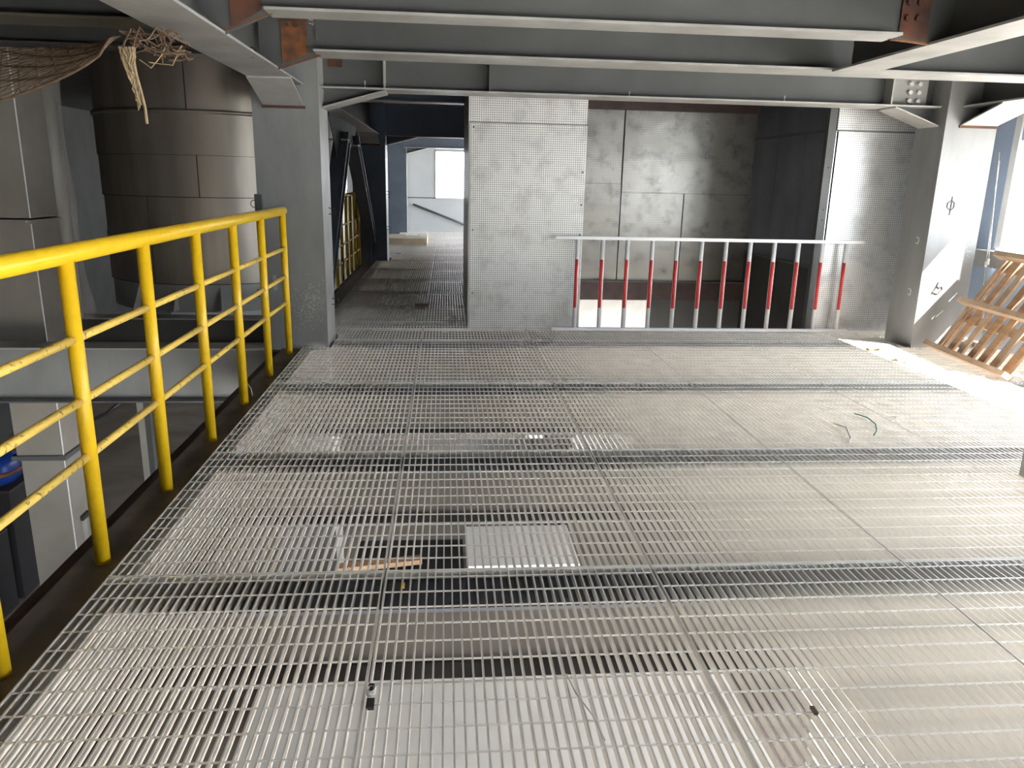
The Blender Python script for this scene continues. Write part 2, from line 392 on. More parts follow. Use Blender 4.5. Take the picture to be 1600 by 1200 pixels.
for z, pts in ((.52, [(.0, .1), (-.012, .05), (.02, .03), (.045, .05), (.06, .02), (.03, -.01), (.02, -.03), (0, -.035), (-.05, -.02), (-.07, -.04), (-.03, .02), (0, .1)]),
               (1.28, [(0, .10), (0, .06), (.035, .03), (.035, -.02), (0, -.05), (-.045, -.02), (-.045, .03), (0, .06), (0, -.05), (-.005, -.10)])):
    MB().tube([(-w + .17 + a * .8, -d - .003, z + b * .8) for a, b in pts], .0032, 5).build('drawn_mark', 'wire', cr_)
MB().tube([(-w + .20, -d - .003, .28), (-w + .26, -d - .003, .34)], .003, 5).build('drawn_mark', 'paper', cr_)
mb = MB()
for k in range(420):
    a = random.gauss(0, .05); b = random.gauss(0, .20); r = random.uniform(.0015, .0045)
    x, z = .15 + a, 1.25 + b
    if x > w - .01: continue
    mb.add([(x + r * math.cos(q), -d - .0012, z + r * math.sin(q)) for q in (0, 1.26, 2.5, 3.8, 5.0)], [(0, 1, 2, 3, 4)])
mb.build('paint_spatter', 'spatter', cr_, kind='stuff')
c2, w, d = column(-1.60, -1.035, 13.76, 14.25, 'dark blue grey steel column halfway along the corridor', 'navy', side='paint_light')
for z in (.55, 1.15): loop(c2, w, -d + .1, z, 1.3, 'x', 'wire')
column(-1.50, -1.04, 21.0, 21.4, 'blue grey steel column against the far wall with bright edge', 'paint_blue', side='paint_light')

# ------------------------------------------------------------------ overhead beams
ZB = 2.11
def ybeam(x0, x1, y0, y1, zb, label, mflange='paint_light'):
    t = tag(empty('roof_beam', ((x0 + x1) / 2, 0, zb)), label, 'beam'); w = (x1 - x0) / 2
    box(-w, w, y0, y1, 0, .014).build('bottom_flange', mflange, t)
    box(-.007, .007, y0, y1, .014, DECK - zb - .014).build('web', 'paint', t)
    box(-w, w, y0, y1, DECK - zb - .014, DECK - zb).build('top_flange', 'paint', t)
    return t, w
def haunch_y(t, w, ya, yb, dz, mf='paint_light'):
    # sloping flange from beam underside (ya) down to column face (yb)
    MB().hexa([(-w, ya, -.012), (w, ya, -.012), (w, ya, 0), (-w, ya, 0)], [(-w, yb, -dz - .012), (w, yb, -dz - .012), (w, yb, -dz), (-w, yb, -dz)]).build('haunch_flange', mf, t)
    MB().prism([(-.006, ya, 0), (-.006, yb, 0), (-.006, yb, -dz)], (.012, 0, 0)).build('haunch_web', 'paint', t)
    yy = yb - math.copysign(.012, yb - ya)
    box(-w - .01, w + .01, min(yy, yb), max(yy, yb), -dz - .03, -dz - .008).build('weld_strip', 'rust', t)
tl, w = ybeam(-1.455, -1.134, -4, 6.63, ZB, 'large grey roof beam running overhead from top left to the left column')
haunch_y(tl, w, 6.13, 6.63, .15)
for yy in (2.6, 3.9): box(-.15, -.01, yy, yy + .012, .014, .49).build('stiffener', 'paint', tl); 
for yy in (1.5, 2.9, 5.2): loop(tl, w * .4, yy, .03, 1)
t2, w = ybeam(-1.455, -1.134, 7.10, 13.76, ZB, 'grey roof beam above the chevron brace along the left of the corridor', 'paint_light')
haunch_y(t2, w, 7.6, 7.10, .15); haunch_y(t2, w, 13.3, 13.76, .15)
t3, w = ybeam(4.45, 4.78, -4, 6.69, ZB, 'large grey roof beam overhead meeting the right column with a haunch', 'paint_light')
haunch_y(t3, w, 6.20, 6.69, .14)
# secondary primary: Y beam on the right, ends on the second cross beam
t4, w = ybeam(2.66, 2.94, -4, 5.50, 2.19, 'grey roof beam running overhead at top right between the cross beams', 'paint_light')
box(-w, w, -.0, .0, 0, 0) 
def xbeam(x0, x1, y0, y1, zb, label, mf='paint_light', mw='paint'):
    t = tag(empty('cross_beam', (0, (y0 + y1) / 2, zb)), label, 'beam'); d = (y1 - y0) / 2
    # flange tapers at its coped ends
    box(x0, x1, -d, d, 0, .014).build('bottom_flange', mf, t)
    box(x0, x1, -d, d, DECK - zb - .014, DECK - zb).build('top_flange', mw, t)
    box(x0, x1, -.006, .006, .014, DECK - zb - .014).build('web', mw, t)
    return t, d
def bolts(t, pts, y, r=.016, m='rust', axis='y', L=.022):
    for (x, z) in pts:
        P = [(x, y - L, z), (x, y, z)]
        MB().tube(P, r, 6).build('bolt', m, t)
b1, d = xbeam(-.91, 2.44, 4.28, 4.49, 2.215, 'nearest grey cross beam overhead, rusty at both bolted ends')
for s, xa, xb in ((-1, -.91, -1.134), (1, 2.44, 2.66)):   # tapered connection plate in rusty primer
    MB().prism([(xa - .02 * s, .008, 0), (xb, .008, ZB - 2.215 if s < 0 else -.02), (xb + s * .12, .008, 0), (xb + s * .12, .008, .38), (xa - .1 * s, .008, .38)], (0, .012, 0)).build('end_plate', 'paint', b1)
    zb_ = -.085 if s < 0 else -.02
    MB().prism([(xa + .03 * s, -.007, .015), (xa + .15 * s, -.007, zb_ * .6), (xa + .19 * s, -.007, zb_ * .8), (xa + .19 * s, -.007, .37), (xa + .03 * s, -.007, .37)], (0, -.004, 0)).build('rust_patch', 'rust', b1)
    MB().beam((xa, .012, -.002), (xb, .012, zb_), .02, .008).build('rust_edge', 'rust_orange', b1)
    bolts(b1, [(xa + s * .06, .10), (xa + s * .06, .18), (xa + s * .06, .26), (xa + s * .12, .10), (xa + s * .12, .18), (xa + s * .12, .26)], -.012)
b2, d = xbeam(-.87, 4.43, 5.52, 5.84, 2.205, 'second grey cross beam overhead with chalked digits near its left end')
MB().prism([(-.85, .008, 0), (-1.134, .008, -.095), (-1.25, .008, 0), (-1.25, .008, .38), (-.95, .008, .38)], (0, .012, 0)).build('end_plate', 'paint', b2)
MB().prism([(-.93, -.007, .0), (-1.05, -.007, -.05), (-1.10, -.007, -.06), (-1.10, -.007, .20), (-.93, -.007, .20)], (0, -.004, 0)).build('rust_patch', 'rust_orange', b2)
box(-1.12, -.93, -.011, -.007, .20, .37).build('rust_patch', 'rust', b2)
MB().beam((-.85, .012, -.002), (-1.134, .012, -.095), .02, .008).build('rust_edge', 'rust_orange', b2)
bolts(b2, [(x, z) for x in (-1.06, -1.0) for z in (.18, .24, .30)], -.012)
def chalk(t, txt, x, y, z, size, rot=0, m='paper'):
    cu = bpy.data.curves.new('chalk_mark', 'FONT'); cu.body = txt; cu.size = size; cu.extrude = .0005
    cu.materials.append(M_[m]); o = bpy.data.objects.new('chalk_mark', cu); C.objects.link(o)
    o.parent = t; o.location = (x, y, z); o.rotation_euler = (math.pi / 2, rot, 0); return o
chalk(b2, '17', -.915, -.0085, .225, .045, math.radians(90), 'alu')
b3, d = xbeam(-1.02, 4.315, 6.79, 7.09, ZB, 'long grey cross beam joining the left and right columns above the barrier')
for xs_, xe in ((-.50, -1.02), (3.90, 4.315)):
    dz = .145
    MB().hexa([(xs_, -d, -.012), (xs_, d, -.012), (xs_, d, 0), (xs_, -d, 0)], [(xe, -d, -dz - .012), (xe, d, -dz - .012), (xe, d, -dz), (xe, -d, -dz)]).build('haunch_flange', 'paint_light', b3)
    MB().prism([(xs_, -.006, 0), (xe, -.006, 0), (xe, -.006, -dz)], (0, .012, 0)).build('haunch_web', 'paint', b3)
for x in (-.51, .36, 3.86): box(x - .006, x + .006, -d + .01, -.006, .014, .49).build('stiffener', 'paint_light' if x != .36 else 'paint', b3)
box(3.88, 4.25, -.014, -.006, .02, .45).build('splice_plate', 'paint_light', b3)
bolts(b3, [(x, z) for x in (4.08, 4.16) for z in (.06, .13, .20, .27, .34)], -.014, .02, 'galv', L=.03)
box(-.98, -.86, -.012, -.006, .18, .44).build('rust_patch', 'rust', b3)
bolts(b3, [(x, z) for x in (-.95, -.89) for z in (.20, .27, .34)], -.012, .014)
chalk(b3, '1', -.70, -.0085, .02, .09); chalk(b3, '1', 1.55, -.0085, .01, .08); chalk(b3, '1', 2.93, -.0085, .01, .09)
# corridor cross beams further off
for yy, lab, x1_, mm in ((13.85, 'dark cross beam halfway along the corridor with pale lower edge', 4.3, 'navy'), (9.9, 'dark deep cross beam overhead inside the corridor', 5.1, 'navy'), (20.9, 'cross beam in front of the far wall window', 5.1, 'paint_blue')):
    zb = {13.85: 2.09, 9.9: 2.30, 20.9: 2.16}[yy]
    t, d = xbeam(-1.1, x1_, yy, yy + .25, zb, lab, 'paint_light', mm)
    if yy > 10:
        MB().hexa([(-.5, -d, -.012), (-.5, d, -.012), (-.5, d, 0), (-.5, -d, 0)], [(-1.03, -d, -.15), (-1.03, d, -.15), (-1.03, d, -.138), (-1.03, -d, -.138)]).build('haunch_flange', 'paint_light', t)
        MB().prism([(-.5, -.006, 0), (-1.03, -.006, 0), (-1.03, -.006, -.14)], (0, .012, 0)).build('haunch_web', 'paint_blue', t)
# dark overhead beams over the tank bay on the left
t, d = xbeam(-7.4, -1.55, 6.72, 6.98, 2.36, 'dark beam above the tank bay running left from the left column', 'paint_dark', 'paint_dark')
t, d = xbeam(-7.4, -1.5, 4.45, 4.72, 2.17, 'dark roof beam at the top left with olive lower flange above the net', 'olive', 'paint_dark')

# ------------------------------------------------------------------ chevron brace in the corridor
t = tag(empty('chevron_brace', (-1.30, 11, 0)), 'dark blue grey inverted V brace beside the left of the corridor', 'brace')
def hmember(a, b, name='brace_leg'):
    a, b = Vector(a), Vector(b); dd = (b - a).normalized(); up = Vector((1, 0, 0)); sd = dd.cross(up).normalized()
    mb = MB()
    for s in (-1, 1): mb.beam(a + sd * .085 * s, b + sd * .085 * s, .01, .18, (1, 0, 0))
    mb.beam(a, b, .17, .01, (1, 0, 0)); return mb.build(name, 'paint_blue', t)
hmember((0, -2.85, .12), (0, -.75, 1.88)); hmember((0, .25, 1.88), (0, 2.6, .39))
for a, b, s in (((.092, -2.85, .12), (.092, -.75, 1.88), 1), ((.092, .25, 1.88), (.092, 2.6, .39), 1)):
    a, b = Vector(a), Vector(b); dd = (b - a).normalized(); sd = dd.cross(Vector((1, 0, 0))).normalized()
    for q in (-1, 1): MB().beam(a + sd * .085 * q, b + sd * .085 * q, .012, .004, (1, 0, 0)).build('flange_edge', 'paint_light', t)  # pale strips paint the light caught along the flange edges
MB().prism([(-.006, -1.9, 2.1), (-.006, .8, 2.1), (-.006, .45, 1.80), (-.006, -.95, 1.80), (-.006, -1.3, 1.62)], (.012, 0, 0)).build('gusset_plate', 'paint_dark', t)
box(-.09, .09, -.95, -.75, 1.84, 1.86).build('end_cap', 'paint_light', t); box(-.09, .09, .2, .4, 1.82, 1.84).build('end_cap', 'paint_light', t)
MB().prism([(-.006, 2.45, .02), (-.006, 2.74, .02), (-.006, 2.74, .5), (-.006, 2.55, .45)], (.012, 0, 0)).build('foot_gusset', 'paint_blue', t)
MB().prism([(-.006, -3.1, -.03), (-.006, -2.6, -.03), (-.006, -2.8, .2), (-.006, -2.95, .1)], (.012, 0, 0)).build('foot_gusset', 'paint_blue', t)

# ------------------------------------------------------------------ perforated casing and recess
Y0 = 7.44; YB = 9.42
wc = empty('wall_center', (0, Y0, 0)); wc['kind'] = 'structure'
box(.212, 1.308, 0, .012, -.0, 1.935).build('perforated_sheet', 'perf', wc)
box(.205, 1.300, -.012, -.000, 1.925, DECK).build('perforated_sheet', 'perf', wc)
MB().tube([(.21, -.006, 1.925), (1.31, -.006, 1.925)], .006, 6).build('seam_strip', 'wire', wc)  # dark tube draws the seam together with its shadow
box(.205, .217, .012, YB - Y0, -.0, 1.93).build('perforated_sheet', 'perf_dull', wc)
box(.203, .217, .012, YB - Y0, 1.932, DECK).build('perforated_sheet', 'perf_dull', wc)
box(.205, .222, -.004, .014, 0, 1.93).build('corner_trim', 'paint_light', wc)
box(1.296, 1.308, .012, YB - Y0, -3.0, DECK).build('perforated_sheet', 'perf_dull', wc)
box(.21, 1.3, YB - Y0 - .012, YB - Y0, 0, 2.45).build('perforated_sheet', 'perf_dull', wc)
mb = MB()
for z in (.06, .5, .92, 1.2, 1.5): mb.tube([(1.28, -.006, z), (1.28, 0, z)], .008, 8)
for z in (.35, .95, 1.88): mb.tube([(.25, -.006, z), (.25, 0, z)], .008, 8)
mb.build('screws', 'wire', wc, kind='stuff')
# recess back wall
wk = empty('wall_recess_back', (0, YB, 0)); wk['kind'] = 'structure'
box(1.25, 3.76, .012, .04, -3, DECK).build('backing_sheet', 'paint_dark', wk)
box(-.0, .012, 0, .01, 0, .01)
def sheet(x0, x1, z0, z1, m='perf_dull', dy=0): box(x0 + .002, x1 - .002, dy, dy + .01, z0 + .002, z1 - .002).build('perforated_sheet', m, wk)
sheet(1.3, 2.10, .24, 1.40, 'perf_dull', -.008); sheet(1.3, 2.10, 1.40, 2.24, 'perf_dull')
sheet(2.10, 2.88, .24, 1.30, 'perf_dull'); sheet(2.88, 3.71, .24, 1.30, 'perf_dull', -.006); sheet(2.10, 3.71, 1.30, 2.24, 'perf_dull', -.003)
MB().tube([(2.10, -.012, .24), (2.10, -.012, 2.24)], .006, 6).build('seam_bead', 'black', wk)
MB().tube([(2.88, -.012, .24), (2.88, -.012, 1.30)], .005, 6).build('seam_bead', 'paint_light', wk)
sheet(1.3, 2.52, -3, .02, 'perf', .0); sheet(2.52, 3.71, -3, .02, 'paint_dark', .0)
box(1.3, 3.71, -.03, 0, .0, .235).build('dark_skirt_beam', 'rustdark', wk)
box(1.3, 3.71, -.06, 0, .225, .24).build('skirt_ledge', 'paint', wk)
box(1.3, 3.71, -.06, 0, 2.24, DECK).build('head_beam', 'rustdark', wk)
# recess right wall (inner face)
we = empty('wall_recess_right', (3.71, Y0, 0)); we['kind'] = 'structure'
box(.012, .03, .0, 1.98, -3, DECK).build('backing_sheet', 'paint_dark', we)
for a, b, c, dd in ((.07, 1.0, -3, .62), (1.0, 1.98, -3, .62), (.07, .62, .62, 1.95), (.62, 1.3, .62, 1.95), (1.3, 1.98, .62, 1.95), (.07, 1.98, 1.95, 2.45)):
    box(0, .012, a + .002, b - .002, c + .002, dd - .002).build('lining_sheet', 'lining' if c > 0 else 'paint_dark', we)
for z in (.62, 1.95): box(-.02, 0, .07, 1.98, z - .012, z + .012).build('lining_batten', 'paint', we)
box(-.075, .0, .0, .07, -1.0, 2.45).build('jamb_channel', 'paint', we)
mb = MB()
for z in (.22, .3, 1.1, 1.2, 1.6): mb.tube([(-.03, -.006, z), (-.03, 0, z)], .008, 8)
mb.build('screws', 'wire', we, kind='stuff')
# right perforated wall beside the recess
wq = empty('wall_right_of_recess', (0, Y0, 0)); wq['kind'] = 'structure'
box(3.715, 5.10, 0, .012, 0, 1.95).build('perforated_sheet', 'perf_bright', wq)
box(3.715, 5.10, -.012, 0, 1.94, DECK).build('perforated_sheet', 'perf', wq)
MB().tube([(3.72, -.012, 1.94), (5.1, -.012, 1.94)], .005, 6).build('seam_strip', 'paint', wq)
hbeam_x('edge_beam', 1.32, 3.70, Y0 - .05, .10, -.0315, .3, ('paint', 'paint', 'paint'), 'grey edge beam under the barrier at the lip of the recess')

# ------------------------------------------------------------------ red and white barrier
t = tag(empty('safety_barrier', (0, 7.33, 0)), 'white metal barrier with red banded uprights across the recess', 'barrier')
box(1.02, 4.02, -.02, .02, .008, .036).build('bottom_rail', 'alu', t)
box(1.035, 4.08, -.015, .02, .885, .915).build('top_rail', 'alu', t)
rb = MB().tube([(-.003, -.0085, .235), (-.003, -.0085, .70)], .0165, 12).mesh('red_band', 'red', True)
up = MB().tube([(0, 0, .036), (0, 0, .885)], .0215, 12).mesh('upright', 'alu', True)
for k in range(12):
    x = 1.245 + k * (3.905 - 1.245) / 11
    u = inst('upright', up, t, (x, 0, 0)); inst('red_band', rb, u, (0, 0, 0))

# ------------------------------------------------------------------ yellow handrails
def handrail(name, x, ys, zt, label, y_end, m='yellow', mids=(.84, .615, .405), rr=(.0345, .027, .0155), mm='yellow_worn', start=None, base=-.031):
    t = tag(empty(name, (x, 0, 0)), label, 'handrail')
    y_s = ys[0] if start is None else start
    MB().tube([(0, y_s, zt), (0, y_end - .012, zt), (0, y_end - .003, zt), (0, y_end, zt)], [rr[0], rr[0], rr[0] * .8, rr[0] * .35], 20).build('top_rail', m, t, True)
    for y in ys: MB().tube([(0, y, base), (0, y, zt - .012)], rr[1], 18).build('post', m, t, True)
    for z in mids:
        for a, b in zip([y_s] + list(ys[1:-1]) if start is None else [y_s] + list(ys[:-1]), ys[1:] if start is None else ys):
            MB().tube([(0, a + (rr[1] * .9), z), (0, b - rr[1] * .9, z)], rr[2], 12).build('mid_rail', mm, t, True)
    return t
handrail('handrail', -1.31, [-.05, .66, 1.37, 2.09, 2.788, 3.49, 4.205, 4.93, 5.67, 6.42], 1.138, 'bright yellow tubular steel handrail along the left edge of the grating', 6.465, start=-.8)
handrail('handrail', -1.455, [10.5, 11.05, 11.6, 12.12, 12.65, 13.2], 1.15, 'dull yellow handrail beyond the left column, seen under the chevron brace', 13.3, 'yellow', mids=(.75, .48, .24), start=10.3, base=-.03, rr=(.024, .023, .012))

# ------------------------------------------------------------------ tanks and ducts in the left bay
def ring(cx, cy, r0, z0, r1, z1, n=72, m='tank', parent=None, name='shell_band', caps=False):
    mb = MB(); vs = []
    for (r, z) in ((r0, z0), (r1, z1)):
        vs += [(cx + r * math.cos(2 * math.pi * k / n), cy + r * math.sin(2 * math.pi * k / n), z) for k in range(n)]
    fs = [(k, (k + 1) % n, n + (k + 1) % n, n + k) for k in range(n)]
    if caps: fs += [tuple(range(n))[::-1], tuple(range(n, 2 * n))]
    mb.add(vs, fs); return mb.build(name, m, parent, smooth=True)
def tank(x, y, r, label, base=-.03):
    t = tag(empty('tank', (x, y, base)), label, 'tank')
    ring(0, 0, r, 0, r, .30, m='tank_base', parent=t, name='base_ring')
    ring(0, 0, r + .015, .30, r + .015, .82, parent=t); ring(0, 0, r + .005, .82, r + .005, 1.20, parent=t)
    ring(0, 0, r + .02, 1.20, r + .02, 1.62, parent=t); ring(0, 0, r + .03, 1.62, r + .03, 2.02, parent=t)
    ring(0, 0, r + .05, 2.02, r + .05, 2.06, parent=t, name='ledge', caps=True); ring(0, 0, r + .02, 2.06, r + .02, 2.62, parent=t)
    for z in (.30, 1.20, 1.62): ring(0, 0, r + .024, z - .004, r + .024, z + .004, parent=t, name='seam', m='wire')
    for a in (-2.10, -1.72, -1.34, -.96):
        c, s = math.cos(a), math.sin(a)
        MB().prism([(r * c, r * s, .02), ((r + .12) * c, (r + .12) * s, .02), ((r + .015) * c, (r + .015) * s, .27), (r * c, r * s, .27)], (-s * .012, c * .012, 0)).build('gusset', 'paint_light', t)
    for a, za, zb in ((-1.45, 1.20, 1.62), (-1.5, 2.06, 2.6), (-1.9, .32, 1.2)):
        c, s = math.cos(a), math.sin(a); R = r + .026
        MB().tube([(R * c, R * s, za), (R * c, R * s, zb)], .005, 6).build('seam', 'wire', t)
    return t
tank(-2.68, 9.60, 1.20, 'large metal clad insulated tank behind the yellow handrail')
tank(-3.1, 14.6, 1.28, 'far metal clad tank glimpsed between the legs of the chevron brace')
# dark frame behind tank
t = tag(empty('equipment_frame', (-4.35, 8.6, -.03)), 'dark steel frame standing between the square duct and the large tank', 'frame')
for x in (-.15, .25): box(x, x + .08, 0, .08, 0, 2.6).build('frame_post', 'paint_dark', t)
for z in (.5, 1.75): box(-.15, .33, 0, .06, z, z + .07).build('frame_rail', 'paint_dark', t)
MB().beam((.35, 0, .02), (-.1, .1, .75), .07, .05).build('frame_brace', 'paint_dark', t)
# square duct, from the lower floor up
t = tag(empty('square_duct', (-3.63, 7.2, 0)), 'square sheet metal duct rising past the handrail at far left', 'duct')
box(-.95, 0, 0, .5, -.44, .97).build('duct_section', 'duct', t)
box(-.95, 0, 0, .5, 1.0, 2.6).build('duct_section', 'duct', t)
box(-.97, .02, -.02, .52, .962, .985).build('duct_collar', 'duct', t)
for x in (-.9, -.6, -.3, -.02): MB().tube([(x, -.03, .972), (x, -.018, .972)], .009, 6).build('bolt', 'galv', t)
MB().tube([(0, 0, -.44), (0, 0, .95)], .006, 6).build('corner_bead', 'alu', t); MB().tube([(0, 0, 1.0), (0, 0, 2.5)], .006, 6).build('corner_bead', 'alu', t)
t = tag(empty('lower_duct', (-3.62, 7.2, -3)), 'grey sheet metal duct standing on the lower floor below the beam at left', 'duct')
box(-.42, 0, 0, .45, 1.80, 2.52).build('duct_section', 'duct', t)
box(-.39, 0, 0, .45, .0, 1.76).build('duct_section', 'duct', t)
box(-.46, .03, -.03, .48, 1.755, 1.80).build('duct_collar', 'paint', t)
MB().tube([(0, 0, .02), (0, 0, 1.75)], .006, 6).build('corner_bead', 'alu', t); MB().tube([(0, 0, 1.8), (0, 0, 2.5)], .006, 6).build('corner_bead', 'alu', t)
box(-.005, .02, .18, .24, .55, 1.05).build('door_latch', 'paint_light', t); box(.0, .03, .15, .3, 1.05, 1.1).build('latch_hinge', 'wire', t)
MB().tube([(-.01, .5, 1.95), (.25, .42, 2.08), (.40, .4, 2.2)], .02, 8).build('pipe_stub', 'wire', t, smooth=True)
# plastic-wrapped pipe beside the duct
t = tag(empty('wrapped_pipe', (-3.80, 8.0, -.03)), 'vertical pipe wrapped in wrinkled clear plastic film beside the square duct', 'pipe')
MB().tube([(0, 0, 0), (0, 0, 2.6)], .14, 24).build('pipe', 'duct', t, smooth=True)
mb = MB(); n_, mz = 40, 34; vs = []
for j in range(mz + 1):
    z = .02 + 2.4 * j / mz
    for k in range(n_):
        a = 2 * math.pi * k / n_
        r = .175 + .02 * math.sin(3 * a + z * 2.2) + .012 * math.sin(7 * a - z * 3) + (.07 if z < .45 else 0) * (1 - z / .45) + .03 * math.exp(-((z - 1.15) / .3) ** 2)
        vs.append((r * math.cos(a), r * math.sin(a), z))
mb.add(vs, [(j * n_ + k, j * n_ + (k + 1) % n_, (j + 1) * n_ + (k + 1) % n_, (j + 1) * n_ + k) for j in range(mz) for k in range(n_)])
mb.build('plastic_film', 'film', t, smooth=True)
box(.03, .12, -.20, -.195, 1.66, 1.95).build('paper_tag', 'paper', t)

# ------------------------------------------------------------------ net
t = tag(empty('sagging_net', (-2.2, 4.05, 2.0)), 'brown rope net sagging below the roof at the top left corner', 'net')
mb = MB()
def netpt(u, v):
    u = min(1, max(0, u)); zl = -.44 * (1 - u) ** .6
    return (-.40 + 1.07 * u, -.12 + .62 * v * (1 - .8 * u ** 3), zl + (.03 - zl) * v ** .8)
for i in range(26):
    v0 = i / 25
    mb.tube([netpt(u / 20, min(1, max(0, v0 + .05 * math.sin(u * .9 + i)))) for u in range(21)], .0030, 4, False)
for i in range(24):
    u0 = i / 23; mb.tube([netpt(min(1, max(0, u0 + .25 * (w_ / 12) * (1 if i % 2 else -1))), w_ / 12) for w_ in range(13)], .0026, 4, False)
mb.build('net_mesh', 'net', t, kind='stuff')
MB().tube([netpt(u / 20, 0) for u in range(21)], .006, 6).build('border_rope', 'net', t)
# tangled bundle
t = tag(empty('tangled_rope', (-1.50, 4.05, 1.98)), 'tangled pale rope bundle hanging from the end of the net beside the beam', 'rope')
mb = MB(); rnd = random.Random(3)
for k in range(26):
    p = Vector((rnd.uniform(0, .24), rnd.uniform(-.05, .1), rnd.uniform(-.01, .06))); P = []
    v = Vector((rnd.uniform(-1, 1), rnd.uniform(-.4, .4), rnd.uniform(-.6, .6))) * .04
    for j in range(16):
        P.append(p.copy()); v = (v * .95 + Vector((rnd.gauss(0, .009), rnd.gauss(0, .006), rnd.gauss(0, .009)))); p += v * .42
        if not -.02 < p.z < .075: v.z = -v.z
        if not -.01 < p.x < .26: v.x = -v.x
    mb.tube(P, .0035, 5)
mb.build('rope_tangle', 'net', t, kind='stuff')
mb = MB()
for k in range(16):
    x0 = rnd.uniform(-.04, .045); L = .30 * (1 - abs(x0 - .03) * 6) + rnd.uniform(-.05, 0); P = []
    for j in range(8):
        f = j / 7; P.append((x0 + (.045 - x0) * f * .75 + rnd.gauss(0, .006), -.03 + rnd.gauss(0, .008), -.0 - max(.08, L) * f))
    mb.tube(P, .0042, 5)
mb.build('rope_strands', 'netpale', t, kind='stuff')
MB().tube([(.02, -.03, 0), (.04, -.03, -.12), (.055, -.03, -.2), (.066, -.03, -.27), (.068, -.03, -.34)], .007, 7).build('hanging_strand', 'netpale', t, smooth=True)
mb = MB(); 
mb.tube([(.05, 0, -.05), (.10, 0, -.085), (.15, 0, -.03), (.18, 0, .02)], .003, 5); mb.tube([(.09, 0, -.06), (.2, 0, -.07), (.25, 0, .02)], .003, 5)
mb.build('rope_loops', 'netpale', t)

# ------------------------------------------------------------------ lower floor things seen through the grating
def crate(name, x0, x1, y0, y1, z0, z1, m, label, cat, legs=True):
    t = tag(empty(name, ((x0 + x1) / 2, (y0 + y1) / 2, -3.0)), label, cat); w, d = (x1 - x0) / 2, (y1 - y0) / 2
    box(-w, w, -d, d, z0 + 3, z1 + 3).build('top_board', m, t)
    if legs:
        for sx in (-1, 1):
            for sy in (-1, 1): box(sx * (w - .05) - .03, sx * (w - .05) + .03, sy * (d - .05) - .03, sy * (d - .05) + .03, 0, z0 + 3).build('leg', 'paint', t)
    return t
crate('board_platform', -1.10, 1.72, 1.4, 4.0, -1.56, -1.5, 'white', 'wide white board platform below the nearest grating', 'platform')
crate('board_platform', .16, 1.05, 5.43, 6.14, -1.55, -1.5, 'white', 'white rectangular board below the second row of grating', 'platform')
crate('board_platform', .23, 1.27, 7.72, 8.46, -1.55, -1.5, 'white', 'pale board below the third row of grating', 'platform')
crate('dark_cabinet', -.75, .14, 5.3, 6.1, -2.9, -1.6, 'black', 'dark machine casing left of the white board under the grating', 'machine', False)
crate('dark_cabinet', -.8, 2.4, 4.15, 4.6, -2.99, -1.9, 'rustdark', 'dark brown machine casing beyond the wide white platform', 'machine', False)
t = tag(empty('wooden_plank', (-.55, 5.55, -1.5)), 'reddish timber plank lying left of the white board under the grating', 'plank')
MB().beam((-.3, 0, -.06), (.35, .12, -.06), .09, .04).build('plank_board', 'wood', t)
t = tag(empty('equipment_crate', (-4.80, 8.0, -3.0)), 'dark crate carrying a blue drum at the left frame edge on the lower floor', 'crate')
box(-.35, .33, -.28, .3, 0, 1.2).build('crate_body', 'black', t); box(-.37, .35, -.30, .32, 1.2, 1.23).build('crate_lid', 'rustdark', t)
t = tag(empty('blue_drum', (-4.78, 8.0, -1.77)), 'squat blue plastic drum on a dark crate at the left frame edge', 'drum')
MB().tube([(0, 0, 0), (0, 0, .04), (0, 0, .22), (0, 0, .31), (0, 0, .34)], [.24, .28, .28, .20, .06], 24).build('drum_body', 'blue', t, smooth=True)
MB().tube([(0, 0, .10), (0, 0, .14)], .29, 24).build('drum_hoop', 'rust_orange', t, smooth=True)
t = tag(empty('low_crate', (-4.72, 7.35, -3.0)), 'low dark crate with a pale sack on top below the blue drum', 'crate')
box(-.3, .25, -.2, .25, 0, .85).build('crate_body', 'black', t); box(-.3, .25, -.2, .25, .85, .87).build('crate_lid', 'paint_dark', t)
t = tag(empty('rubble_sack', (-4.74, 7.35, -2.13)), 'pale crumpled sack lying on the low dark crate', 'sack')
MB().tube([(-.22, 0, .07), (0, .0, .12), (.2, 0, .06)], [.06, .12, .05], 9).build('sack_body', 'paint_light', t); MB().tube([(.2, 0, .06), (.25, 0, .08)], [.03, .05], 8).build('sack_neck', 'paint_light', t)
t = tag(empty('slim_post', (-3.35, 8.3, -3.0)), 'slim pale steel post on the lower floor right of the duct', 'post')
box(0, .07, 0, .07, 0, 2.5).build('post_shaft', 'duct', t); box(.07, .13, .0, .07, 0, 2.5).build('post_back', 'paint_dark', t)
box(-.08, .25, -.08, .2, 0, .05).build('base_plate', 'galv', t)

# ------------------------------------------------------------------ wooden pallet
P0 = Vector((4.447, 6.578, .003)); bdir = Vector((4.316 - 4.447, 5.398 - 6.578, 0)); Lb = bdir.length; bdir.normalize()
nrm = Vector((-bdir.y, bdir.x, 0)); th = math.radians(30.6)
upv = (nrm * math.sin(th) + Vector((0, 0, 1)) * math.cos(th)).normalized(); face = bdir.cross(upv).normalized()
if face.x > 0: face = -face
t = tag(empty('wooden_pallet', tuple(P0)), 'worn wooden pallet leaning beside the right column', 'pallet')
def pb(u0, u1, v0, v1, w0, w1, name, m, skew=0):
    q = lambda u, v, w_: bdir * u + upv * v + face * w_
    MB().hexa([q(u0, v0, w0), q(u1, v0, w0), q(u1, v0, w1), q(u0, v0, w1)], [q(u0 + skew, v1, w0), q(u1 + skew, v1, w0), q(u1 + skew, v1, w1), q(u0 + skew, v1, w1)]).build(name, m, t)
